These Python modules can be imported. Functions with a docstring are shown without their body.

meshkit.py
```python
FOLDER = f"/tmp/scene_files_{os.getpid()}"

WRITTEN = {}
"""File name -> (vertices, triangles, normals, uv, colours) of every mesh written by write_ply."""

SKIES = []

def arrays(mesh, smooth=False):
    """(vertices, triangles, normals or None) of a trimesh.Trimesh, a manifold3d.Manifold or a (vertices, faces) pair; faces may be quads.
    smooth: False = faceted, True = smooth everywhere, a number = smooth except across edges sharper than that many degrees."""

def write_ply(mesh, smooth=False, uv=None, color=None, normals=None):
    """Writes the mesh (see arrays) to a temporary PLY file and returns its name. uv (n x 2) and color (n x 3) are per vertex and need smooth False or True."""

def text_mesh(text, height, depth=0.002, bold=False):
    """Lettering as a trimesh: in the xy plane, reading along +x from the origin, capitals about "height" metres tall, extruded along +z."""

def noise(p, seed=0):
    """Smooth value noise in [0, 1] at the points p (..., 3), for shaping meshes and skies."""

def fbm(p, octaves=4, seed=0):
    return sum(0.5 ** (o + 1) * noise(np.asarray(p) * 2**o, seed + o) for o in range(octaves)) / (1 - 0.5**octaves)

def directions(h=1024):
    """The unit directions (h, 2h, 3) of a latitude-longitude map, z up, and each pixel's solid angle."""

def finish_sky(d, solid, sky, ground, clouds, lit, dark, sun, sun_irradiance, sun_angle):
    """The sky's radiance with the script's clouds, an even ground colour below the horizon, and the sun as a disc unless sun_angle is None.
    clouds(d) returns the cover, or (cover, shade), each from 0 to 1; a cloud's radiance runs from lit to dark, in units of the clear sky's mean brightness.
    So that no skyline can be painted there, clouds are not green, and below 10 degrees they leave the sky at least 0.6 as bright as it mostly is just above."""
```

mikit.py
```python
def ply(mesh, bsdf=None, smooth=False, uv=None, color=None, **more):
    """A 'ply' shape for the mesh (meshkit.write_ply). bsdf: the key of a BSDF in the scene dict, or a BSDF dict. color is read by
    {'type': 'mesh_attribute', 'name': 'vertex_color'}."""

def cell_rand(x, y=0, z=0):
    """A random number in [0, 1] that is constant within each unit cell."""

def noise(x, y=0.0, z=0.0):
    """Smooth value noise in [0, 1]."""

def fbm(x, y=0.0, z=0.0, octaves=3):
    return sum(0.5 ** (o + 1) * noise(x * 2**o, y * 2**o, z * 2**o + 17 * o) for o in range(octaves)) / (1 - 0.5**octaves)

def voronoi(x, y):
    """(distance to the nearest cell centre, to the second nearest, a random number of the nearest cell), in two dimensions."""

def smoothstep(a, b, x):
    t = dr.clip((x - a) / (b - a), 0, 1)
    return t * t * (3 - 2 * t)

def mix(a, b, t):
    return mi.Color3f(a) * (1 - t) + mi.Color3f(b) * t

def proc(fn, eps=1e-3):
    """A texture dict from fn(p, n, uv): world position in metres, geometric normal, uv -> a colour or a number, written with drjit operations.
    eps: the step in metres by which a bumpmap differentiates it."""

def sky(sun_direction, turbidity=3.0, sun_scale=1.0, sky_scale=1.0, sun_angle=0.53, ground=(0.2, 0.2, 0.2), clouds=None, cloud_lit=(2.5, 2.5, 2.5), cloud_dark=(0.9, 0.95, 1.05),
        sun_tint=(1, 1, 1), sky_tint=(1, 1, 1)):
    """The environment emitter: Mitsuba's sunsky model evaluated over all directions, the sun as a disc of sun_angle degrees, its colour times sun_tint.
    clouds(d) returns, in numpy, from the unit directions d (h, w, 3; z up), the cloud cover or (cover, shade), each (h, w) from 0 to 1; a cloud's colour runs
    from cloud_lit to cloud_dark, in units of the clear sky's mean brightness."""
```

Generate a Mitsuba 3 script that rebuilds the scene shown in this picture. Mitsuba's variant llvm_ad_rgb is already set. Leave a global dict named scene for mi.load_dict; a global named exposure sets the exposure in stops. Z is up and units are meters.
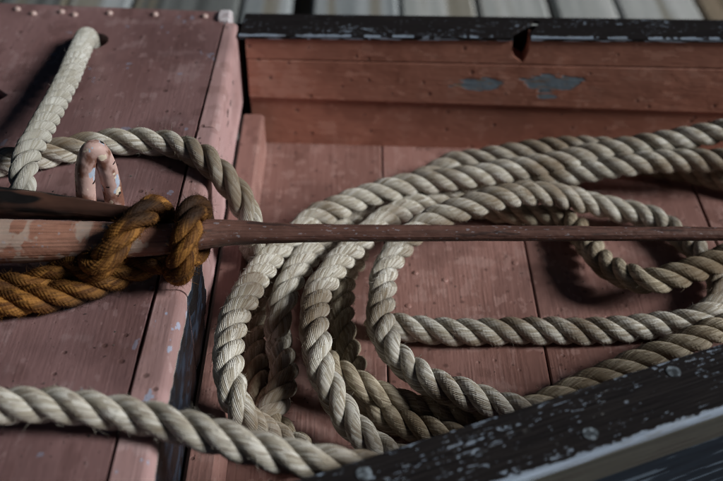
import math
import numpy as np, trimesh, mitsuba as mi, drjit as dr
from scipy.interpolate import CubicSpline
from shapely.geometry import Polygon, box as sbox, Point
from shapely import affinity
import meshkit, mikit
from mikit import noise, fbm, voronoi, smoothstep, mix, cell_rand, proc

T = mi.ScalarTransform4f
scene, labels = {}, {}

# ---------------------------------------------------------------- camera, light, exposure
PITCH = math.radians(37.8)
scene['camera'] = {
    'type': 'thinlens', 'fov': 36.4, 'fov_axis': 'x', 'aperture_radius': 0.0052, 'focus_distance': 0.86,
    'near_clip': 0.02, 'far_clip': 60.0,
    'to_world': T().look_at(origin=[0, 0, 0.66], target=[0, math.cos(PITCH), 0.66 - math.sin(PITCH)], up=[0, 0, 1]),
}
scene['sky'] = mikit.sky((0.82, -0.17, 0.51), turbidity=3, sun_scale=0.3, sky_scale=0.02, sun_angle=18, sun_tint=(0.78, 0.99, 1.43), sky_tint=(1.0, 0.98, 0.95))
exposure = 3.55

rng = np.random.default_rng(7)


# ---------------------------------------------------------------- helpers
def put(key, mesh, bsdf, smooth=False, parent=None, **kw):
    """One entry of the scene; a repeat of a key takes a three-digit number."""
    full = f'{parent}__{key}' if parent else key
    k, n = full, 0
    while k in scene:
        n += 1
        k = f'{full}_{n:03d}'
    scene[k] = mikit.ply(mesh, bsdf, smooth=smooth, **kw)
    return k


def rbox(x0, x1, y0, y1, z0, z1, r=0.002):
    """A box with chamfered edges."""
    pts = []
    for sx in (0, 1):
        for sy in (0, 1):
            for sz in (0, 1):
                c = np.array([(x0, x1)[sx], (y0, y1)[sy], (z0, z1)[sz]], float)
                d = np.array([1 - 2 * sx, 1 - 2 * sy, 1 - 2 * sz], float) * r
                for a in range(3):
                    q = c + d
                    q[a] = c[a]
                    pts.append(q)
    return trimesh.convex.convex_hull(np.array(pts))


def frame(mesh, origin, angle):
    m = mesh.copy()
    c, s = math.cos(angle), math.sin(angle)
    v = np.array(m.vertices)
    m.vertices = np.stack([origin[0] + c * v[:, 0] - s * v[:, 1], origin[1] + s * v[:, 0] + c * v[:, 1], v[:, 2] + origin[2]], 1)
    return m


def extrude(poly, z0, z1):
    m = trimesh.creation.extrude_polygon(poly, z1 - z0, engine='earcut')
    m.apply_translation([0, 0, z0])
    return m


def extrude_y(poly, y0, y1):
    """A profile in x and z, extruded along y."""
    m = trimesh.creation.extrude_polygon(poly, y1 - y0, engine='earcut')
    v = np.array(m.vertices)
    m.vertices = np.stack([v[:, 0], y1 - v[:, 2], v[:, 1]], 1)
    return m


def dome(x, y, z, r, h, n=14):
    prof = [(r * math.cos(a), h * math.sin(a)) for a in np.linspace(0, math.pi / 2, 5)]
    prof[-1] = (0, h)
    m = trimesh.creation.revolve(np.array([(r, -0.001)] + prof), sections=n)
    m.apply_translation([x, y, z])
    return m


def spline(points, step):
    p = np.asarray(points, float)
    t = np.concatenate([[0], np.cumsum(np.sqrt(np.linalg.norm(np.diff(p, axis=0), axis=1)))])
    cs = CubicSpline(t, p)
    q = cs(np.linspace(0, t[-1], 3000))
    for _ in range(60):
        q[1:-1] = 0.5 * q[1:-1] + 0.25 * (q[:-2] + q[2:])
    s = np.concatenate([[0], np.cumsum(np.linalg.norm(np.diff(q, axis=0), axis=1))])
    n = int(s[-1] / step) + 1
    ss = np.linspace(0, s[-1], n)
    return np.stack([np.interp(ss, s, q[:, k]) for k in range(3)], 1), ss


def frames(c):
    t = np.gradient(c, axis=0)
    t /= np.linalg.norm(t, axis=1, keepdims=True)
    n = np.zeros_like(t)
    a = np.cross(t[0], [0.3, 0.2, 1.0])
    n[0] = a / np.linalg.norm(a)
    for i in range(1, len(t)):
        a = n[i - 1] - t[i] * np.dot(n[i - 1], t[i])
        n[i] = a / np.linalg.norm(a)
    return t, n, np.cross(t, n)


def tube(c, radius, around=40, cap=True, seed=0, rough=0.0):
    """A tube of varying radius along the points c, with uv (turns, metres)."""
    t, n, b = frames(c)
    th = np.linspace(0, 2 * np.pi, around + 1)
    s = np.concatenate([[0], np.cumsum(np.linalg.norm(np.diff(c, axis=0), axis=1))])
    r = np.broadcast_to(radius, (len(c),))[:, None] * np.ones_like(th)[None]
    dirs = np.cos(th)[None, :, None] * n[:, None] + np.sin(th)[None, :, None] * b[:, None]
    v = c[:, None] + dirs * r[..., None]
    if rough:
        v = v + dirs * ((meshkit.fbm(v * 70, 4, seed) - 0.5) * rough)[..., None]
    return grid_mesh(v, cap) + (np.stack(np.broadcast_arrays(th[None] / (2 * np.pi), s[:, None]), -1).reshape(-1, 2),)


def grid_mesh(v, cap=True):
    m, k = v.shape[:2]
    i = np.arange(m - 1)[:, None] * k + np.arange(k - 1)[None]
    f = np.stack([i, i + 1, i + k + 1, i, i + k + 1, i + k], -1).reshape(-1, 3)
    v2 = v.reshape(-1, 3)
    if cap:
        e0 = np.stack([np.zeros(k - 2, int), np.arange(2, k), np.arange(1, k - 1)], 1)
        e1 = (m - 1) * k + np.stack([np.zeros(k - 2, int), np.arange(1, k - 1), np.arange(2, k)], 1)
        f = np.vstack([f, e0, e1])
    return v2, f


def rope(parent, points, R, pitch, bsdf, seed=0, step=0.0015, around=36, hairs=1300, hair_bsdf=None, taper=None, loose=0.0, part='strand', yarns=11, depth=0.045, uneven=1.0, round_=0.50):
    """A rope of three right-laid strands along the points (metres). Each strand is a part of its own; loose yarn ends are one part of fuzz."""
    c, s = spline(points, step)
    t, n, b = frames(c)
    n_rng = np.random.default_rng(seed)
    phase = n_rng.uniform(0, 6.28) + 2 * np.pi * (s / pitch) + 0.5 * (meshkit.noise(np.stack([s * 9, s * 0, s * 0], 1), seed) - 0.5) * 2
    th = np.linspace(0, 2 * np.pi, around + 1)
    beta = math.atan(2 * math.pi * 0.52 * R / pitch)
    keep = []
    for k in range(3):
        ph = phase + k * 2 * np.pi / 3
        er = np.cos(ph)[:, None] * n + np.sin(ph)[:, None] * b
        ef = -np.sin(ph)[:, None] * n + np.cos(ph)[:, None] * b
        wob = 1 + 0.17 * uneven * (meshkit.noise(np.stack([s * 40, s * 0 + 5 * k, s * 0], 1), seed + 3 + k) - 0.5) + loose * (meshkit.noise(np.stack([s * 22, s * 0 + 9 * k, s * 0], 1), seed + 13 + k) - 0.5)
        cen = c + er * (0.54 * R * wob)[:, None]
        tt = math.cos(beta) * t + math.sin(beta) * ef
        eb = np.cross(tt, er)
        lr = 1 + 0.15 * (meshkit.noise(np.stack([s * 55, s * 0 + 3 * k, s * 0 + 2], 1), seed + 30 + k) - 0.5)
        tr, tb = (0.465 * R * lr)[:, None], (round_ * R * lr)[:, None]
        v = (s / math.cos(beta))[:, None]
        turns = th[None] / (2 * np.pi) + v * (2 * math.pi * R / pitch) * 0.95 / (2 * math.pi * 0.48 * R)
        ridge = np.abs(np.sin(np.pi * yarns * turns + 1.5 * meshkit.noise(np.stack(np.broadcast_arrays(turns * yarns, v * 60, 0 * v), -1), seed))) - 0.6
        q = 1 + depth * ridge
        verts = cen[:, None] + er[:, None] * (np.cos(th)[None] * tr * q)[..., None] + eb[:, None] * (np.sin(th)[None] * tb * q)[..., None]
        mesh = grid_mesh(verts)
        uv = np.stack([turns, np.broadcast_to(v, turns.shape) + 3.1 * k + 1.7 * seed], -1).reshape(-1, 2)
        put(part, mesh, bsdf, smooth=True, parent=parent, uv=uv)
        keep.append((cen, er, eb, tt, 0.49 * R))
    # fuzz: fine yarn ends standing off the strands
    count = int(hairs * s[-1])
    vs, fs = [], []
    for _ in range(count):
        cen, er, eb, tt, r = keep[n_rng.integers(3)]
        i = n_rng.integers(len(cen))
        a = n_rng.normal(0, 0.9)
        out = math.cos(a) * er[i] + math.sin(a) * eb[i]
        p0 = cen[i] + out * r * 0.96
        d = out * n_rng.uniform(0.15, 0.8) + tt[i] * n_rng.choice([-1, 1]) * n_rng.uniform(0.5, 1.0) + n_rng.normal(0, 0.2, 3)
        d /= np.linalg.norm(d)
        ln = n_rng.uniform(0.0015, 0.006)
        p1 = p0 + d * ln * 0.5
        p2 = p1 + (d + n_rng.normal(0, 0.5, 3)) * ln * 0.5
        side = np.cross(d, out)
        side = side / (np.linalg.norm(side) + 1e-9) * 0.00015
        up = np.cross(side, d)
        base = len(vs) * 3
        tri = np.array([side, -0.5 * side + 0.87 * up, -0.5 * side - 0.87 * up])
        vs += [p0 + tri, p1 + tri * 0.8, p2 + tri * 0.25]
        for q in (0, 3):
            for e in range(3):
                e2 = (e + 1) % 3
                fs += [(base + q + e, base + q + e2, base + q + 3 + e2), (base + q + e, base + q + 3 + e2, base + q + 3 + e)]
    if vs:
        k = put('loose_yarn', (np.vstack(vs), np.array(fs)), hair_bsdf or bsdf, smooth=False, parent=parent.split('__')[0])
        labels[k] = {'kind': 'stuff'}


# ---------------------------------------------------------------- materials
def surface(key, color, bump=None, scale=1.0, eps=4e-4, rough=0.5, spec=0.4, **kw):
    b = {'type': 'principled', 'base_color': proc(color), 'roughness': rough, 'specular': spec, **kw}
    if bump is not None:
        b = {'type': 'bumpmap', 'arbitrary': proc(bump, eps), 'scale': scale, 'bsdf': b}
    scene[key] = {'type': 'twosided', 'bsdf': b}


def pits(a, b, size, seed=0.0):
    """Small round dents, 1 in the middle of a dent, in about a third of the cells."""
    d, _, r = voronoi(a / size + seed, b / size + seed * 1.7)
    return dr.select(r < 0.33, 1 - smoothstep(0.05, 0.05 + 0.35 * r, d), 0)


# worn red-pink paint; a is the direction of the grain
def pink(a, b, z, base, dark, pale):
    big = fbm(a * 6, b * 14, z * 14 + 3)
    streak = fbm(a * 14, b * 420, z * 420)
    c = mix(base, dark, smoothstep(0.40, 0.75, big) * 0.8)
    c = mix(c, pale, smoothstep(0.55, 0.85, streak) * 0.30)
    fine = fbm(a * 30 + 2, b * 900, z * 900)
    c = mix(c, mi.Color3f(dark) * 0.8, smoothstep(0.52, 0.80, fine) * 0.3)
    scuff = fbm(a * 60, b * 40 + 20, z * 50, octaves=4)
    c = mix(c, pale, smoothstep(0.57, 0.65, scuff * 0.7 + streak * 0.3) * 0.6)
    stain = fbm(a * 9 + 11, b * 11 + 4, z * 11, octaves=5)
    c = mix(c, mi.Color3f(dark) * mi.Color3f(0.75, 0.8, 0.85), smoothstep(0.52, 0.62, stain) * 0.45)
    blot = fbm(a * 45, b * 60, z * 60 + 9)
    c = mix(c, mi.Color3f(dark) * 0.75, smoothstep(0.60, 0.74, blot) * 0.45)
    c = mix(c, pale, smoothstep(0.66, 0.70, fbm(a * 80 + 7, b * 130, z * 130)) * 0.45)
    c = mix(c, (0.07, 0.035, 0.03), pits(a, b + z, 0.021, 3.0) * 0.6)
    return c


def pink_bump(a, b, z):
    return 0.0004 * fbm(a * 30, b * 700, z * 700) + 0.0005 * fbm(a * 90, b * 130, z * 130) - 0.0006 * pits(a, b + z, 0.021, 3.0) - 0.0003 * pits(a, b + z, 0.007, 1.0)


SEAT = ((0.205, 0.118, 0.117), (0.14, 0.072, 0.068), (0.265, 0.175, 0.175))
FLOOR = ((0.290, 0.156, 0.136), (0.205, 0.102, 0.085), (0.36, 0.22, 0.198))
WALL = ((0.42, 0.192, 0.138), (0.31, 0.125, 0.085), (0.50, 0.27, 0.21))

surface('seat_paint', lambda p, n, uv: mix(pink(p.y, p.x, p.z, *SEAT), (0.20, 0.21, 0.28), smoothstep(0.78, 0.80, fbm(p.y * 50 + 5, p.x * 70, 1.0, octaves=4)) * 0.6),
        lambda p, n, uv: pink_bump(p.y, p.x, p.z), rough=0.45)
surface('floor_paint', lambda p, n, uv: pink(p.y, p.x + 2.0 * dr.select(p.x > 0.0222, dr.select(p.x > 0.1592, 2.0, 1.0), 0.0), p.z, *FLOOR) * dr.select(p.x > 0.0222, dr.select(p.x > 0.1592, 0.95, 1.04), 0.92), lambda p, n, uv: pink_bump(p.y, p.x, p.z), rough=0.42)

WALL_O, WALL_A = (-0.1201, 1.0238, 0.0), math.radians(-3.06)


def wall_u(p):
    return (p.x - WALL_O[0]) * math.cos(WALL_A) + (p.y - WALL_O[1]) * math.sin(WALL_A)


def wall_mask(p):
    u = wall_u(p)
    wob = (fbm(u * 80, p.z * 330, 2.0, octaves=5) - 0.5)

    def patch(cx, cz, rx, rz):
        return 1 - smoothstep(0.92, 1.02, dr.sqrt(dr.square((u - cx) / rx) + dr.square((p.z - cz) / rz)) + wob * 1.1)

    return dr.maximum(dr.maximum(patch(0.245, 0.083, 0.027, 0.0075), patch(0.318, 0.0865, 0.032, 0.0098)), patch(0.315, 0.0705, 0.011, 0.003))


def wall_color(p, n, uv):
    u = wall_u(p)
    c = pink(u, p.z, p.y, *WALL)
    m = wall_mask(p)
    grain = fbm(u * 40, p.z * 900, 1.0)
    under = mix((0.115, 0.175, 0.225), (0.18, 0.24, 0.29), grain)
    under = mix(under, (0.24, 0.17, 0.12), smoothstep(0.60, 0.66, fbm(u * 90, p.z * 500, 6.0, octaves=4)))
    c = mix(c, (0.46, 0.30, 0.24), smoothstep(0.03, 0.3, m) * smoothstep(0.97, 0.6, m) * 0.6)
    return mix(c, under, m * 0.95)


surface('strake_paint', wall_color, lambda p, n, uv: pink_bump(wall_u(p), p.z, p.y) - 0.0008 * wall_mask(p), rough=0.5)


def trim_color(p, n, uv):
    c = pink(p.y, p.x, p.z, (0.39, 0.25, 0.25), (0.29, 0.165, 0.15), (0.45, 0.32, 0.32))
    speck = smoothstep(0.68, 0.70, fbm(p.y * 110, p.z * 150, p.x * 150, octaves=4)) * smoothstep(0.70, 0.66, p.y)
    c = mix(c, (0.33, 0.38, 0.50), speck * 0.8)
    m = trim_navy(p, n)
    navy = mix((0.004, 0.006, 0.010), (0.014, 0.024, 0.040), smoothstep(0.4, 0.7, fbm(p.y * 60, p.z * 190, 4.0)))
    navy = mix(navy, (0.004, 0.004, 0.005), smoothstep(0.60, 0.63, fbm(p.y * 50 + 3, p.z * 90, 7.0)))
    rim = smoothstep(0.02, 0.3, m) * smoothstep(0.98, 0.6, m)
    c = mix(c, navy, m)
    c = mix(c, (0.40, 0.42, 0.38), rim * 0.8)
    for (y, z) in ((0.93, 0.108), (0.905, 0.112), (0.90, 0.103), (0.962, 0.113)):
        d = dr.sqrt(dr.square((p.y - y) / 0.006) + dr.square((p.z - z) / 0.0035)) + (fbm(p.y * 200, p.z * 260, 1.0) - 0.5) * 1.2
        c = mix(c, (0.03, 0.022, 0.02), (1 - smoothstep(0.7, 0.8, d)) * smoothstep(0.5, 0.7, n.x))
    return c


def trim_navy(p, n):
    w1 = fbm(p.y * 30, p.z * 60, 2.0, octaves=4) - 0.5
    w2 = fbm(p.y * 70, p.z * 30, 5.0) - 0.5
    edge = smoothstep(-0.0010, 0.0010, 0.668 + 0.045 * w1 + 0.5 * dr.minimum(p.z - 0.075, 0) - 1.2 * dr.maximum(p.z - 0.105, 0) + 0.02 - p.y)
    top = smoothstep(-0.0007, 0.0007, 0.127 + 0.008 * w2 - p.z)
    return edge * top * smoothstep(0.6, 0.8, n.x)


surface('trim_paint', trim_color, lambda p, n, uv: pink_bump(p.y, p.x, p.z) - 0.0007 * trim_navy(p, n), rough=0.42)

# black gunwale paint flaking off pale blue-grey wood
NEAR_O, NEAR_A = (-0.0422, 0.4259, 0.0), math.radians(22.65)


def near_uw(p):
    c, s = math.cos(NEAR_A), math.sin(NEAR_A)
    return (p.x - NEAR_O[0]) * c + (p.y - NEAR_O[1]) * s, (p.x - NEAR_O[0]) * s - (p.y - NEAR_O[1]) * c


def flake(u, w, width, z, thr=0.735):
    streaks = fbm(u * 150, w * 1300, 1.0, octaves=4)
    patches = fbm(u * 28 + 3, w * 60, 4.0)
    ragged = (fbm(u * 220, w * 500, 8.0, octaves=5) - 0.5)
    inner = w + ragged * 0.006
    outer = width - w + ragged * 0.005 + (fbm(u * 18, 2.0, 2.0) - 0.5) * 0.003
    chips = fbm(u * 300, w * 480, 5.0, octaves=5)
    m = smoothstep(thr, thr + 0.02, streaks * 0.50 + chips * 0.42 + patches * 0.25)
    m = dr.maximum(m, smoothstep(0.0022, 0.0014, inner) * smoothstep(0.50, 0.55, fbm(u * 60, z * 700, 3.0, octaves=4)))
    return dr.maximum(m, smoothstep(0.0036, 0.0030, outer))


def gunwale_color(u, w, width, z, thr=0.735):
    wood = mix((0.15, 0.19, 0.25), (0.32, 0.38, 0.47), fbm(u * 30, w * 500, z * 500))
    wood = mix(wood, (0.12, 0.12, 0.12), smoothstep(0.6, 0.7, fbm(u * 50, w * 900 + 2, z * 900)))
    black = mix((0.006, 0.005, 0.006), (0.017, 0.014, 0.014), fbm(u * 40, w * 600, z * 600))
    return mix(black, wood, flake(u, w, width, z, thr) * 0.92)


def near_gunwale_bump(p, n, uv):
    u, w = near_uw(p)
    return 0.0007 * fbm(u * 30, w * 600, p.z * 600, octaves=4) - 0.0005 * flake(u, w, 0.051, p.z)


def near_color(p, n, uv):
    u, w = near_uw(p)
    return gunwale_color(u, w, 0.051, p.z)


surface('near_gunwale_paint', near_color, near_gunwale_bump, rough=0.65, spec=0.15)


def far_w(p):
    return (p.x - WALL_O[0]) * math.sin(-WALL_A) + (p.y - WALL_O[1]) * math.cos(WALL_A)


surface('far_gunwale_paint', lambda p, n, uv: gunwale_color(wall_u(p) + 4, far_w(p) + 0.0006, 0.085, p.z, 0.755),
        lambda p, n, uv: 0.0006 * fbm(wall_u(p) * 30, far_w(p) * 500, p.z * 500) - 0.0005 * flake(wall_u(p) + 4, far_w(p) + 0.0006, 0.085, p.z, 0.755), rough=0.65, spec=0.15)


def rail_color(p, n, uv):
    u, w = near_uw(p)
    c = mix((0.022, 0.023, 0.020), (0.056, 0.056, 0.048), fbm(u * 18, w * 200, p.z * 500, octaves=4))
    return mix(c, (0.03, 0.028, 0.025), smoothstep(0.54, 0.62, fbm(u * 25, 3.0, p.z * 620, octaves=4)))


surface('rail_wood', rail_color, lambda p, n, uv: 0.0008 * fbm(near_uw(p)[0] * 25, p.y * 0, p.z * 600), rough=0.7, spec=0.3)


def hull_color(p, n, uv):
    u, w = near_uw(p)
    c = mix((0.004, 0.007, 0.012), (0.011, 0.018, 0.028), fbm(u * 20, 1.0, p.z * 300))
    return mix(c, (0.055, 0.075, 0.10), smoothstep(0.62, 0.68, fbm(u * 22, 6.0, p.z * 240, octaves=4)))


surface('hull_paint', hull_color, lambda p, n, uv: 0.0006 * fbm(near_uw(p)[0] * 30, 1.0, p.z * 400), rough=0.75, spec=0.12)
surface('timber', lambda p, n, uv: mix((0.075, 0.058, 0.042), (0.15, 0.125, 0.10), fbm(p.x * 60, p.y * 60, p.z * 90)), rough=0.8, spec=0.2)


# rope
def coarse_bump(p, n, uv):
    return 0.0005 * fbm(uv.x * 36, uv.y * 120, 2.0)


def rope_color(dark, mid, pale, contrast=1.0, yarns=22):
    def fn(p, n, uv):
        yarn = cell_rand(dr.floor(uv.x * yarns), dr.floor(uv.y * 9))
        fib = fbm(uv.x * 66, uv.y * 160, 1.0)
        c = mix(mid, pale, smoothstep(0.25, 0.8, 0.55 * fib + 0.45 * yarn))
        wet = fbm(p.x * 16, p.y * 16, p.z * 22 + 4)
        c = mix(c, dark, smoothstep(0.42, 0.68, wet) * 0.75 * contrast)
        c = mix(c, dark, smoothstep(0.55, 0.75, fbm(uv.x * 22, uv.y * 70, 6.0)) * 0.55)
        return c
    return fn


def yarn_bump(p, n, uv):
    y = uv.x * 22
    d = y - dr.floor(y) - 0.5
    fine = fbm(uv.x * 88, uv.y * 220, 2.0)
    return 0.0006 * (0.25 - d * d) * 4 + 0.0005 * fine


def rope_surface(key, *cols, contrast=1.0, yarns=22):
    surface(key, rope_color(*cols, contrast=contrast, yarns=yarns), yarn_bump if yarns == 22 else coarse_bump, eps=1.5e-4, rough=0.75, spec=0.22)


rope_surface('hemp', (0.16, 0.110, 0.066), (0.375, 0.335, 0.265), (0.69, 0.67, 0.62))
rope_surface('brown_hemp', (0.12, 0.080, 0.045), (0.28, 0.23, 0.16), (0.54, 0.475, 0.37))
rope_surface('pale_hemp', (0.25, 0.225, 0.175), (0.41, 0.395, 0.345), (0.62, 0.62, 0.59), contrast=0.5)
rope_surface('tarred_hemp', (0.018, 0.008, 0.004), (0.105, 0.039, 0.009), (0.34, 0.155, 0.036), contrast=1.3, yarns=9)


def pole_color(p, n, uv):
    x = p.x
    f1 = fbm(x * 30, uv.x * 5, 2.0, octaves=4)
    c = mix((0.070, 0.034, 0.027), (0.17, 0.085, 0.066), f1)
    worn = smoothstep(-0.10, -0.17, x)
    c = mix(c, mix((0.24, 0.105, 0.07), (0.38, 0.20, 0.145), fbm(x * 40, uv.x * 9, 5.0)), worn)
    c = mix(c, mi.Color3f(c) * 0.55, smoothstep(0.5, 0.75, fbm(x * 16, uv.x * 70, 4.0)) * 0.7)
    chalk = smoothstep(0.49, 0.57, fbm(x * 90, p.z * 120, 7.0, octaves=4) + 0.35 * (fbm(x * 16, 3.0, p.z * 50) - 0.5))
    c = mix(c, (0.42, 0.36, 0.31), chalk * worn * 0.55)
    fl = smoothstep(0.72, 0.76, fbm(x * 260, uv.x * 30, 3.0, octaves=4)) * 0.6
    c = mix(c, (0.30, 0.29, 0.32), fl * 0.8)
    return mix(c, (0.02, 0.016, 0.016), smoothstep(0.66, 0.76, fbm(x * 40 + 9, uv.x * 9, 1.0, octaves=4)) * 0.6 * (1 - worn))


surface('pole_paint', pole_color, lambda p, n, uv: 0.0006 * fbm(p.x * 22, uv.x * 80, 4.0) + 0.0007 * fbm(p.x * 60, p.y * 200, p.z * 200) + 0.0003 * fbm(p.x * 300, p.y * 300, p.z * 300), rough=0.42, spec=0.5)
surface('dark_pole_wood', lambda p, n, uv: mix(mix((0.020, 0.011, 0.009), (0.10, 0.045, 0.03), fbm(p.x * 24, p.y * 120, p.z * 120)), (0.006, 0.005, 0.005), smoothstep(0.52, 0.62, fbm(p.x * 18 + 5, p.y * 60, p.z * 60))),
        lambda p, n, uv: 0.0008 * fbm(p.x * 50, p.y * 300, p.z * 300), rough=0.5, spec=0.35)


def hoop_color(p, n, uv):
    f1 = fbm(p.x * 130, p.y * 130, p.z * 90, octaves=4)
    c = mix((0.17, 0.075, 0.052), (0.46, 0.31, 0.28), smoothstep(0.42, 0.62, fbm(p.x * 110, p.y * 110, p.z * 60, octaves=4)))
    c = mix(c, (0.36, 0.42, 0.52), smoothstep(0.66, 0.69, f1))
    c = mix(c, (0.58, 0.50, 0.40), smoothstep(0.66, 0.69, fbm(p.x * 150 + 4, p.y * 150, p.z * 110)))
    return mix(c, (0.02, 0.016, 0.015), smoothstep(0.70, 0.73, fbm(p.x * 120 + 8, p.y * 120, p.z * 160)))


surface('hoop_paint', hoop_color, lambda p, n, uv: 0.0008 * fbm(p.x * 160, p.y * 160, p.z * 160), rough=0.5)
surface('chip_paint', lambda p, n, uv: mix((0.52, 0.49, 0.52), (0.28, 0.22, 0.23), smoothstep(0.4, 0.65, fbm(p.x * 120, p.y * 120, p.z * 120))), rough=0.6)
surface('metal_grey', lambda p, n, uv: mix((0.03, 0.035, 0.04), (0.22, 0.26, 0.30), smoothstep(0.3, 0.7, fbm(p.x * 400, p.y * 400, p.z * 300))), rough=0.5, spec=0.5)
surface('nail_paint', lambda p, n, uv: mix((0.46, 0.36, 0.34), (0.30, 0.18, 0.16), fbm(p.x * 400, p.y * 400, p.z * 400)), rough=0.35, spec=0.6)


def deck_color(a, b):
    return lambda p, n, uv: mix(mix(a, b, smoothstep(0.2, 0.8, fbm(p.y * 3, p.x * 60, 2.0, octaves=4))), (0.16, 0.14, 0.10), smoothstep(0.55, 0.72, fbm(p.y * 2, p.x * 34, 5.0)) * 0.75)


surface('deck_pale', deck_color((0.27, 0.285, 0.28), (0.43, 0.44, 0.435)), rough=0.8, spec=0.2)
surface('deck_grey', deck_color((0.17, 0.19, 0.20), (0.32, 0.345, 0.36)), rough=0.8, spec=0.2)
surface('deck_brown', deck_color((0.10, 0.075, 0.05), (0.24, 0.19, 0.14)), rough=0.8, spec=0.2)
surface('deck_dark', deck_color((0.06, 0.065, 0.065), (0.14, 0.15, 0.15)), rough=0.8, spec=0.2)

# ---------------------------------------------------------------- the ground under the boat: weathered decking
put('ground', rbox(-4, 4, -1.5, 6, -0.42, -0.36, 0.004), 'timber')
labels['ground'] = {'kind': 'structure', 'label': 'weathered pale grey decking beyond the boat', 'category': 'ground'}
drng = np.random.default_rng(3)
for x0, x1, kind in ((-1.60, -1.47, 'pale'), (-1.46, -1.32, 'grey'), (-1.31, -1.18, 'pale'), (-1.17, -1.02, 'grey'), (-1.01, -0.87, 'pale'), (-0.86, -0.725, 'dark'), (-0.717, -0.585, 'dark'), (-0.578, -0.458, 'grey'), (-0.450, -0.243, 'dark'),
                     (-0.236, -0.139, 'grey'), (-0.096, 0.071, 'grey'), (0.077, 0.223, 'pale'), (0.229, 0.364, 'pale'), (0.380, 0.497, 'pale'), (0.504, 0.658, 'pale'), (0.667, 0.775, 'brown'), (0.783, 0.95, 'pale'), (0.957, 1.10, 'grey'), (1.11, 1.26, 'pale'), (1.27, 1.42, 'grey')):
    m = rbox(x0, x1, -1.2, 4.2, -0.33 + drng.uniform(-0.006, 0.006), -0.30 + drng.uniform(-0.004, 0.004), 0.006)
    put('board', m, 'deck_' + kind, parent='ground')

# ---------------------------------------------------------------- the boat
BOAT = 'wooden_boat'
labels[BOAT] = {'label': 'red-pink painted wooden boat with black flaking gunwales, a seat at left and a plank floor', 'category': 'boat'}

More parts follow.
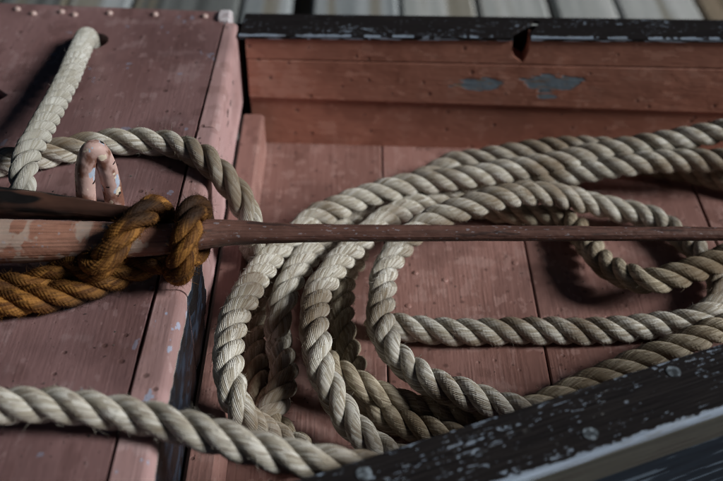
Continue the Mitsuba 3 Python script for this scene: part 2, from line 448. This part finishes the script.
# floor boards
for x0, x1 in ((-0.128, 0.0215), (0.0230, 0.1585), (0.1600, 0.3455), (0.3475, 0.56)):
    m = rbox(x0, x1, 0.34, 1.06, -0.018, 0.0, 0.0012)
    put('floor_board', m, 'floor_paint', parent=BOAT)
put('floor_bearer', rbox(-0.6, 0.6, 0.3, 1.07, -0.05, -0.022, 0.002), 'timber', parent=BOAT)
for x, y in ((0.0505, 0.8009), (0.1464, 0.8159), (0.0423, 0.7537), (0.0781, 0.7906), (0.185, 0.66), (0.30, 0.79), (0.372, 0.80), (-0.01, 0.93), (0.04, 0.95), (0.178, 0.83)):
    put('nail', dome(x, y, 0.0, 0.0032, 0.0012), 'floor_paint', smooth=40, parent=f'{BOAT}__floor_board')

# far side: two flush strakes, a lower one set back, gunwale with a rowlock slot
WL = 0.75


def wall_mesh(m):
    return frame(m, WALL_O, WALL_A)


def rise(m, low, high):
    """Tilts the lower and the upper edge of a plank by so many metres per metre along it."""
    v = np.array(m.vertices)
    mid = 0.5 * (v[:, 2].min() + v[:, 2].max())
    v[:, 2] += v[:, 0] * np.where(v[:, 2] > mid, high, low)
    m.vertices = v
    return m


notch = Polygon([(0.2745, 0.150), (0.2745, 0.122), (0.2775, 0.1160), (0.2835, 0.1120), (0.2865, 0.1098), (0.2895, 0.1150), (0.2915, 0.122), (0.2925, 0.150)])
top_profile = Polygon([(0.0, 0.1066), (WL, 0.1066 + 0.006 * WL), (WL, 0.1302 + 0.019 * WL), (0.0, 0.1302)]).difference(notch)
put('side_strake', wall_mesh(extrude_y(top_profile, 0.0, 0.022)), 'strake_paint', parent=BOAT)
put('side_strake', wall_mesh(rise(rbox(0.0, WL, 0.0, 0.024, 0.0590, 0.1056, 0.0016), -0.007, 0.006)), 'strake_paint', parent=BOAT)
put('side_strake', wall_mesh(rise(rbox(0.0, WL, 0.0045, 0.030, -0.002, 0.0580, 0.0012), 0.0, -0.007)), 'strake_paint', parent=BOAT)
slot = Polygon([(0.2745, -0.01), (0.2925, -0.01), (0.2935, 0.010), (0.3045, 0.034), (0.2975, 0.036), (0.2745, 0.008)])
cap_poly = Polygon([(-0.006, -0.0028), (WL, -0.0028), (WL, 0.040), (0.5, 0.041), (-0.006, 0.049)]).difference(slot)
cap = extrude(cap_poly, 0.1304, 0.1338)
cap.vertices[:, 2] += 0.019 * cap.vertices[:, 0]
put('gunwale', wall_mesh(cap), 'far_gunwale_paint', parent=BOAT)
put('hull_plank', wall_mesh(rise(rbox(-0.021, WL, 0.0305, 0.0345, -0.25, 0.1296, 0.0006), 0.0, 0.019)), 'far_gunwale_paint', parent=BOAT)  # painted black and carried up behind the slot, standing in for its shade

# seat: panel, trim in three lengths, riser
hole = affinity.scale(Point(-0.274, 1.008).buffer(0.0165, 24), 1.0, 1.05)
eye = Polygon([(-0.362, 0.898), (-0.346, 0.911), (-0.334, 0.899), (-0.345, 0.882)]).buffer(0.002)
rag = [(-0.1445, 1.055)]
for yy in np.linspace(1.04, 0.30, 240):
    xs = -0.1445 - 0.0112 * (1.032 - yy) / 0.593
    wide = 0.0016 * max(0.0, 1 - abs(yy - 0.56) / 0.12)
    q = np.array([[yy * 45, 0.5, 0.5], [yy * 140, 3.5, 0.5]])
    n1, n2 = meshkit.noise(q, 5)
    rag.append((xs - 0.0008 * n1 - wide * n1 - 0.0009 * max(0.0, n2 - 0.45), yy))
panel = Polygon([(-0.62, 0.30), (-0.62, 1.112)] + [(-0.38, 1.094), (-0.1455, 1.074)] + rag).difference(hole).difference(eye)
panel_mesh = extrude(panel, 0.113, 0.135)
put('seat', panel_mesh, 'seat_paint', parent=BOAT)
labels[f'{BOAT}__seat'] = {'label': 'seat top of worn mauve-pink paint with a rope hole'}
for x, y in ((-0.3677, 1.079), (-0.3482, 1.0686), (-0.319, 1.0727), (-0.304, 1.066), (-0.2675, 1.0693), (-0.2189, 1.0666), (-0.1656, 1.0622)):
    put('nail', dome(x, y, 0.135, 0.0040, 0.0035), 'nail_paint', smooth=40, parent=f'{BOAT}__seat')
put('corner_block', rbox(-0.1525, -0.1365, 1.050, 1.072, 0.118, 0.1395, 0.003), 'chip_paint', parent=BOAT)
labels[f'{BOAT}__corner_block'] = {'label': 'pale bare corner block at the back end of the seat'}
put('seat_bearer', rbox(-0.60, -0.16, 0.86, 0.94, 0.075, 0.11, 0.002), 'timber', parent=BOAT)
put('plug', frame(rbox(-0.009, 0.009, -0.009, 0.009, 0, 0.016, 0.003), (-0.349, 0.898, 0.114), 0.7), 'metal_grey', parent=BOAT)


def trim_mesh(y0, y1, r, seed):
    """A length of trim with a rounded upper outer corner; its inner edge follows the seam of the seat."""
    prof = [(-0.1, 0.052), (0.0, 0.052)]
    x1 = -0.1278
    a = np.linspace(0, np.pi / 2, 9)
    pts = [(x1 - 0.0, 0.052)] + [(x1 - r + r * math.cos(q), 0.1353 - r + r * math.sin(q)) for q in a]
    rows = []
    for y in np.linspace(y0, y1, 24):
        xi = -0.1432 - 0.0112 * (1.032 - y) / 0.593
        jig = 0.0006 * (meshkit.noise(np.array([[y * 60, seed, 0.0]]))[0] - 0.5)
        ring = [(xi, 0.052)] + pts + [(xi + 0.0012, 0.1353), (xi, 0.1342)]
        e = min(y - y0, y1 - y)
        sh = 0.0012 if e < 1e-6 else 0.0
        rows.append([(qx - sh * (qx > -0.135) + jig, y, qz - sh * (qz > 0.12)) for qx, qz in ring + [ring[0]]])
    v = np.array(rows)
    return grid_mesh(v[::-1])


for k, (y0, y1, r) in enumerate(((0.30, 0.6180, 0.0085), (0.6192, 0.8440, 0.0075), (0.8452, 1.050, 0.0080))):
    put('trim', trim_mesh(y0, y1, r, k), 'trim_paint', smooth=35, parent=BOAT)
labels[f'{BOAT}__trim'] = {'label': 'nearest length of trim, its side flaked to dark navy'}
put('riser', rbox(-0.1270, -0.1035, 0.30, 1.008, 0.0, 0.0500, 0.003), 'floor_paint', parent=BOAT)

# near side: gunwale cap, rail and hull below it
put('gunwale', frame(rbox(-0.16, 0.55, -0.051, 0.0, 0.1435, 0.150, 0.0016), NEAR_O, NEAR_A), 'near_gunwale_paint', parent=BOAT)
put('rubbing_rail', frame(rbox(-0.16, 0.55, -0.0490, -0.018, 0.118, 0.1431, 0.002), NEAR_O, NEAR_A), 'rail_wood', parent=BOAT)
put('hull_plank', frame(rbox(-0.16, 0.55, -0.041, -0.026, 0.02, 0.1140, 0.004), NEAR_O, NEAR_A), 'hull_paint', parent=BOAT)
put('side_strake', frame(rbox(-0.10, 0.55, -0.024, -0.006, -0.002, 0.138, 0.002), NEAR_O, NEAR_A), 'strake_paint', parent=BOAT)
for u, w in ((0.1835, 0.0366), (0.2627, 0.0111), (0.0424, 0.0119)):
    m = trimesh.creation.cylinder(radius=0.0048, height=0.003, sections=20)
    m = rbox(0, 0, 0, 0, 0, 0) if False else m
    c, s = math.cos(NEAR_A), math.sin(NEAR_A)
    m.apply_translation([NEAR_O[0] + c * u + s * w, NEAR_O[1] + s * u - c * w, 0.1492])
    put('plug', m, 'metal_grey', parent=BOAT)

# grit and paint crumbs on the seat and the floor
gr = np.random.default_rng(5)
vs, fs = [], []
for _ in range(420):
    if gr.random() < 0.5:
        q = np.array([gr.uniform(-0.36, -0.16), gr.uniform(0.42, 1.05), 0.1352])
    else:
        q = np.array([gr.uniform(-0.09, 0.42), gr.uniform(0.50, 0.98), 0.0002])
    s = gr.uniform(0.0003, 0.0010)
    tri = gr.normal(0, 1, (4, 3)) * s
    tri[:, 2] = np.abs(tri[:, 2]) * 0.6
    vs.append(q + tri)
    fs.append(np.array([(0, 1, 2), (0, 3, 1), (1, 3, 2), (0, 2, 3)]) + 4 * len(fs))
put('grit', (np.vstack(vs), np.vstack(fs)), 'rail_wood', parent=BOAT)
labels[f'{BOAT}__grit'] = {'kind': 'stuff'}

# hoop of painted iron standing on the seat
hc = np.array([(-0.2195, 0.706, 0.128), (-0.2180, 0.708, 0.150), (-0.2162, 0.7095, 0.172), (-0.2125, 0.711, 0.188), (-0.2065, 0.7135, 0.1955), (-0.2020, 0.7165, 0.187), (-0.2000, 0.7185, 0.172), (-0.1995, 0.7205, 0.150), (-0.2000, 0.7220, 0.128)])
c, _ = spline(hc, 0.0015)
v, f, uv = tube(c, 0.0078, around=22, rough=0.0012, seed=5)
put('hoop', (v, f), 'hoop_paint', smooth=True, parent=BOAT, uv=uv)
labels[f'{BOAT}__hoop'] = {'label': 'upright iron hoop with flaking pink and blue paint'}

# ---------------------------------------------------------------- ropes (millimetres)
PATHS = {
    'outer': [(437, 942, 84), (355, 940, 68), (317, 939, 60), (271, 937, 52), (232, 930, 48), (186, 918, 45), (158, 911, 44), (129, 903, 44), (86,
        892, 44), (44, 883, 44), (22, 872, 44), (0, 862, 44), (-19, 848, 44), (-44, 829, 44), (-57, 804, 46), (-69, 775, 52), (-78, 757, 54), (-85,
        732, 61), (-91, 707, 68), (-95, 678, 75), (-100, 657, 77), (-101, 630, 79), (-101, 613, 79), (-100, 598, 79), (-98, 584, 77), (-95, 572, 73),
        (-90, 565, 62), (-84, 568, 46), (-77, 573, 33), (-66, 575, 22), (-51, 569, 16), (-33, 558, 14)],
    'second': [(299, 957, 36), (248, 964, 34), (223, 966, 33), (198, 965, 32), (174, 963, 30), (154, 960, 28), (125, 957, 25), (97, 954, 22), (71,
        938, 18), (39, 914, 16), (14, 892, 14), (-10, 862, 14), (-25, 826, 26), (-38, 792, 38), (-48, 770, 46), (-56, 748, 50), (-61, 729, 51), (-65,
        716, 49), (-69, 702, 43), (-71, 691, 34), (-70, 682, 22), (-66, 663, 22), (-63, 644, 22), (-65, 628, 20), (-70, 612, 18), (-77, 599, 16),
        (-83, 588, 14)],
    'third': [(441, 929, 54), (362, 921, 48), (339, 923, 46), (316, 922, 46), (288, 920, 46), (261, 917, 44), (229, 917, 38), (201, 915, 33), (180,
        913, 30), (149, 913, 25), (122, 910, 21), (86, 898, 20), (69, 886, 22), (50, 873, 26), (29, 851, 30), (11, 819, 38), (-6, 781, 48), (-21, 750,
        53), (-27, 731, 56), (-36, 709, 57), (-39, 687, 57), (-39, 672, 57), (-38, 658, 57), (-35, 640, 54), (-34, 629, 50), (-29, 617, 45), (-20,
        600, 38), (-10, 586, 30), (2, 574, 24), (14, 567, 18), (31, 559, 14), (48, 551, 13)],
    'inner': [(7, 719, 12), (34, 712, 12), (65, 707, 12), (99, 706, 12), (126, 707, 12), (159, 707, 12), (187, 707, 12), (218, 708, 12), (240, 711,
        12), (261, 714, 13), (282, 715, 15), (301, 722, 17), (318, 740, 18), (325, 765, 18), (324, 792, 16), (317, 815, 15), (309, 837, 14), (298,
        854, 14), (287, 863, 16), (273, 870, 18), (256, 873, 20), (238, 874, 24), (223, 875, 28), (208, 872, 34), (183, 865, 45), (161, 860, 50),
        (138, 851, 54), (118, 843, 54), (100, 836, 52), (82, 828, 50), (67, 821, 48), (53, 809, 46), (41, 794, 45), (31, 776, 45), (24, 760, 45), (19,
        742, 45), (18, 726, 45), (17, 709, 44), (16, 690, 44), (17, 676, 44), (20, 664, 42), (26, 650, 41), (37, 637, 39), (48, 624, 39), (63, 613,
        39), (87, 603, 38), (102, 598, 35), (121, 593, 33), (144, 588, 28)],
    'bight': [(80, 907, 12), (109, 893, 12), (138, 883, 12), (162, 878, 12), (190, 873, 12), (204, 862, 13), (213, 834, 16), (219, 803, 20), (223,
        787, 23), (231, 772, 26), (240, 759, 30), (253, 750, 33), (270, 750, 36), (289, 755, 38), (309, 764, 40), (324, 770, 42), (381, 791, 45)],
    'low': [(-41, 691, 26), (-33, 657, 30), (-24, 641, 33), (-13, 630, 34), (4, 620, 30), (20, 617, 22), (37, 617, 14), (55, 613, 12), (74, 606, 12),
        (101, 596, 12)],
    'upright': [(-3, 809, 14), (-12, 789, 17), (-17, 767, 20), (-17, 740, 21), (-18, 724, 20), (-17, 708, 18), (-15, 692, 14), (-11, 676, 12), (-6,
        659, 12), (-2, 643, 12), (4, 625, 12), (16, 608, 12), (33, 598, 12), (54, 590, 12), (84, 581, 12)],
    'side': [(359, 708, 34), (306, 691, 30), (292, 685, 30), (267, 673, 26), (241, 664, 22), (216, 654, 18), (188, 642, 14), (157, 625, 12), (126,
        607, 12), (101, 592, 12)],
    'under': [(445, 913, 14), (388, 927, 14), (358, 942, 14), (333, 953, 14), (293, 964, 14)],
    'B': [(-269, 481, 160), (-226, 480, 158), (-205, 482, 156), (-184, 482, 154), (-162, 481, 151), (-141, 479, 148), (-118, 474, 146), (-97, 469,
        143), (-75, 465, 138), (-51, 462, 132), (-32, 460, 128), (-14, 461, 123), (15, 465, 110)],
    'R': [(-358, 757, 147), (-303, 767, 147), (-281, 775, 147), (-260, 784, 147), (-233, 795, 147), (-204, 800, 147), (-180, 799, 147), (-157, 793,
        147), (-137, 779, 147), (-123, 767, 143), (-112, 757, 136), (-101, 748, 125), (-96, 744, 111), (-94, 747, 90), (-97, 769, 55), (-99, 785, 26),
        (-95, 782, 13), (-87, 759, 12)],
    'W': [(-290, 1075, 95), (-280, 1024, 130), (-275, 993, 146), (-273, 965, 152), (-270, 931, 158), (-266, 874, 166), (-264, 819, 173), (-263, 771,
        179), (-263, 741, 182), (-263, 716, 182), (-262, 700, 176), (-264, 697, 166), (-270, 706, 150)],
    'nested': [(-42, 842, 12), (-62, 812, 12), (-81, 765, 12), (-91, 721, 12), (-91, 671, 12), (-83, 630, 12), (-68, 598, 12), (-47, 572, 12)],
    'O': [(-305, 589, 150), (-258, 600, 151), (-228, 608, 153), (-206, 617, 159), (-187, 606, 168), (-171, 612, 186), (-156, 630, 194), (-150, 651,
        183), (-144, 651, 161), (-138, 632, 148), (-132, 613, 157), (-127, 608, 174), (-123, 618, 189), (-121, 634, 194), (-119, 653, 180), (-122,
        646, 155), (-129, 636, 150)],
    'O2': [(-135, 640, 149), (-149, 634, 149), (-166, 626, 149), (-184, 614, 148), (-203, 602, 148), (-229, 593, 148), (-256, 587, 148), (-303, 581,
        148)],
}
P = {k: np.array(v) / 1000 for k, v in PATHS.items()}
P['W'][0] = (-0.279, 1.016, 0.095)
P['W'][1] = (-0.278, 1.010, 0.128)
R = 0.0122
PITCH_M = 0.058

COIL = 'rope_coil'
labels[COIL] = {'label': 'loose coil of grey-brown three-strand rope heaped in turns on the boat floor', 'category': 'rope'}
for k, name in enumerate(('outer', 'second', 'third', 'inner', 'bight', 'low', 'upright', 'side', 'under', 'nested')):
    key = f'{COIL}__turn' + (f'_{k:03d}' if k else '')
    rope(key, P[name], 0.0116 if name in ('low', 'nested') else R, PITCH_M, 'hemp' if name in ('outer', 'second', 'third', 'inner') else 'brown_hemp', seed=k + 1)

labels['seat_rope'] = {'label': 'weathered grey rope lying across the front of the seat, running behind the near gunwale', 'category': 'rope'}
rope('seat_rope', P['B'], 0.0120, 0.066, 'hemp', seed=21, hairs=2600)
labels['drooping_rope'] = {'label': 'grey rope passing behind the painted hoop and drooping over the seat edge', 'category': 'rope'}
rope('drooping_rope', P['R'], 0.0118, 0.066, 'hemp', seed=22)
labels['tether_rope'] = {'label': 'pale tightly laid rope coming up out of the hole in the seat', 'category': 'rope'}
rope('tether_rope', P['W'], 0.0108, 0.047, 'pale_hemp', seed=23, uneven=0.25, depth=0.03, hairs=350, round_=0.45)
labels['lashing_rope'] = {'label': 'orange-brown tarred rope wound twice round the pole at the seat edge', 'category': 'rope'}
rope('lashing_rope', P['O'], 0.0104, 0.056, 'tarred_hemp', seed=24, hairs=7000, loose=0.3, yarns=9, depth=0.17)
rope('lashing_rope', P['O2'], 0.0104, 0.056, 'tarred_hemp', seed=25, hairs=6000, loose=0.2, yarns=9, depth=0.17)

# ---------------------------------------------------------------- poles
pole = [(-325.9, 626.2, 17.0), (-261.4, 627.9, 16.3), (-218.1, 628.5, 14.8), (-186.4, 629.1, 13.4), (-160.4, 629.7, 12.0), (-140.3, 630.9, 11.2), (-121.3, 634.7, 10.9), (-107.8, 637.8, 10.6), (-96.1, 638.7, 9.5), (-80, 638.5, 8.6), (-59.5, 637.9, 7.4), (-42, 637.7, 6.9), (-8.4, 637.8, 6.3), (33.2, 638.0, 6.1), (86.5, 637.8, 5.8), (144.9, 637.5, 5.5), (203.2, 637.2, 5.3), (263.7, 636.9, 5.1), (460, 636.2, 4.7)]
pole = np.array(pole) / 1000
xs = np.arange(pole[0, 0], pole[-1, 0], 0.002)
c = np.stack([xs, np.interp(xs, pole[:, 0], pole[:, 1]), np.full_like(xs, 0.172)], 1)
for _ in range(8):
    c[1:-1] = (c[:-2] + 2 * c[1:-1] + c[2:]) / 4
rr = np.interp(xs, pole[:, 0], pole[:, 2])
for _ in range(10):
    rr[1:-1] = (rr[:-2] + 2 * rr[1:-1] + rr[2:]) / 4
v, f, uv = tube(c, rr, around=36, rough=0.0012, seed=2)
put('tapered_pole', (v, f), 'pole_paint', smooth=True, uv=uv)
labels['tapered_pole'] = {'label': 'long rust-brown tapered pole lying across the seat and over the rope coil', 'category': 'pole'}
dark = np.array([(-344.8, 684.6, 15.3), (-273.7, 675.4, 12.5), (-242.7, 672.2, 10.6), (-216.2, 668.4, 8.6), (-183.5, 662.1, 6.7), (-157.2, 656.4, 5.2), (-140, 651.5, 3.7)]) / 1000
xs = np.arange(dark[0, 0], dark[-1, 0], 0.002)
c = np.stack([xs, np.interp(xs, dark[:, 0], dark[:, 1]), np.full_like(xs, 0.172)], 1)
v, f, uv = tube(c, np.interp(xs, dark[:, 0], dark[:, 2]), around=28, rough=0.0016, seed=9)
put('dark_pole', (v, f), 'dark_pole_wood', smooth=True, uv=uv)
labels['dark_pole'] = {'label': 'dark brown pole end behind the thicker pole and in front of the hoop', 'category': 'pole'}
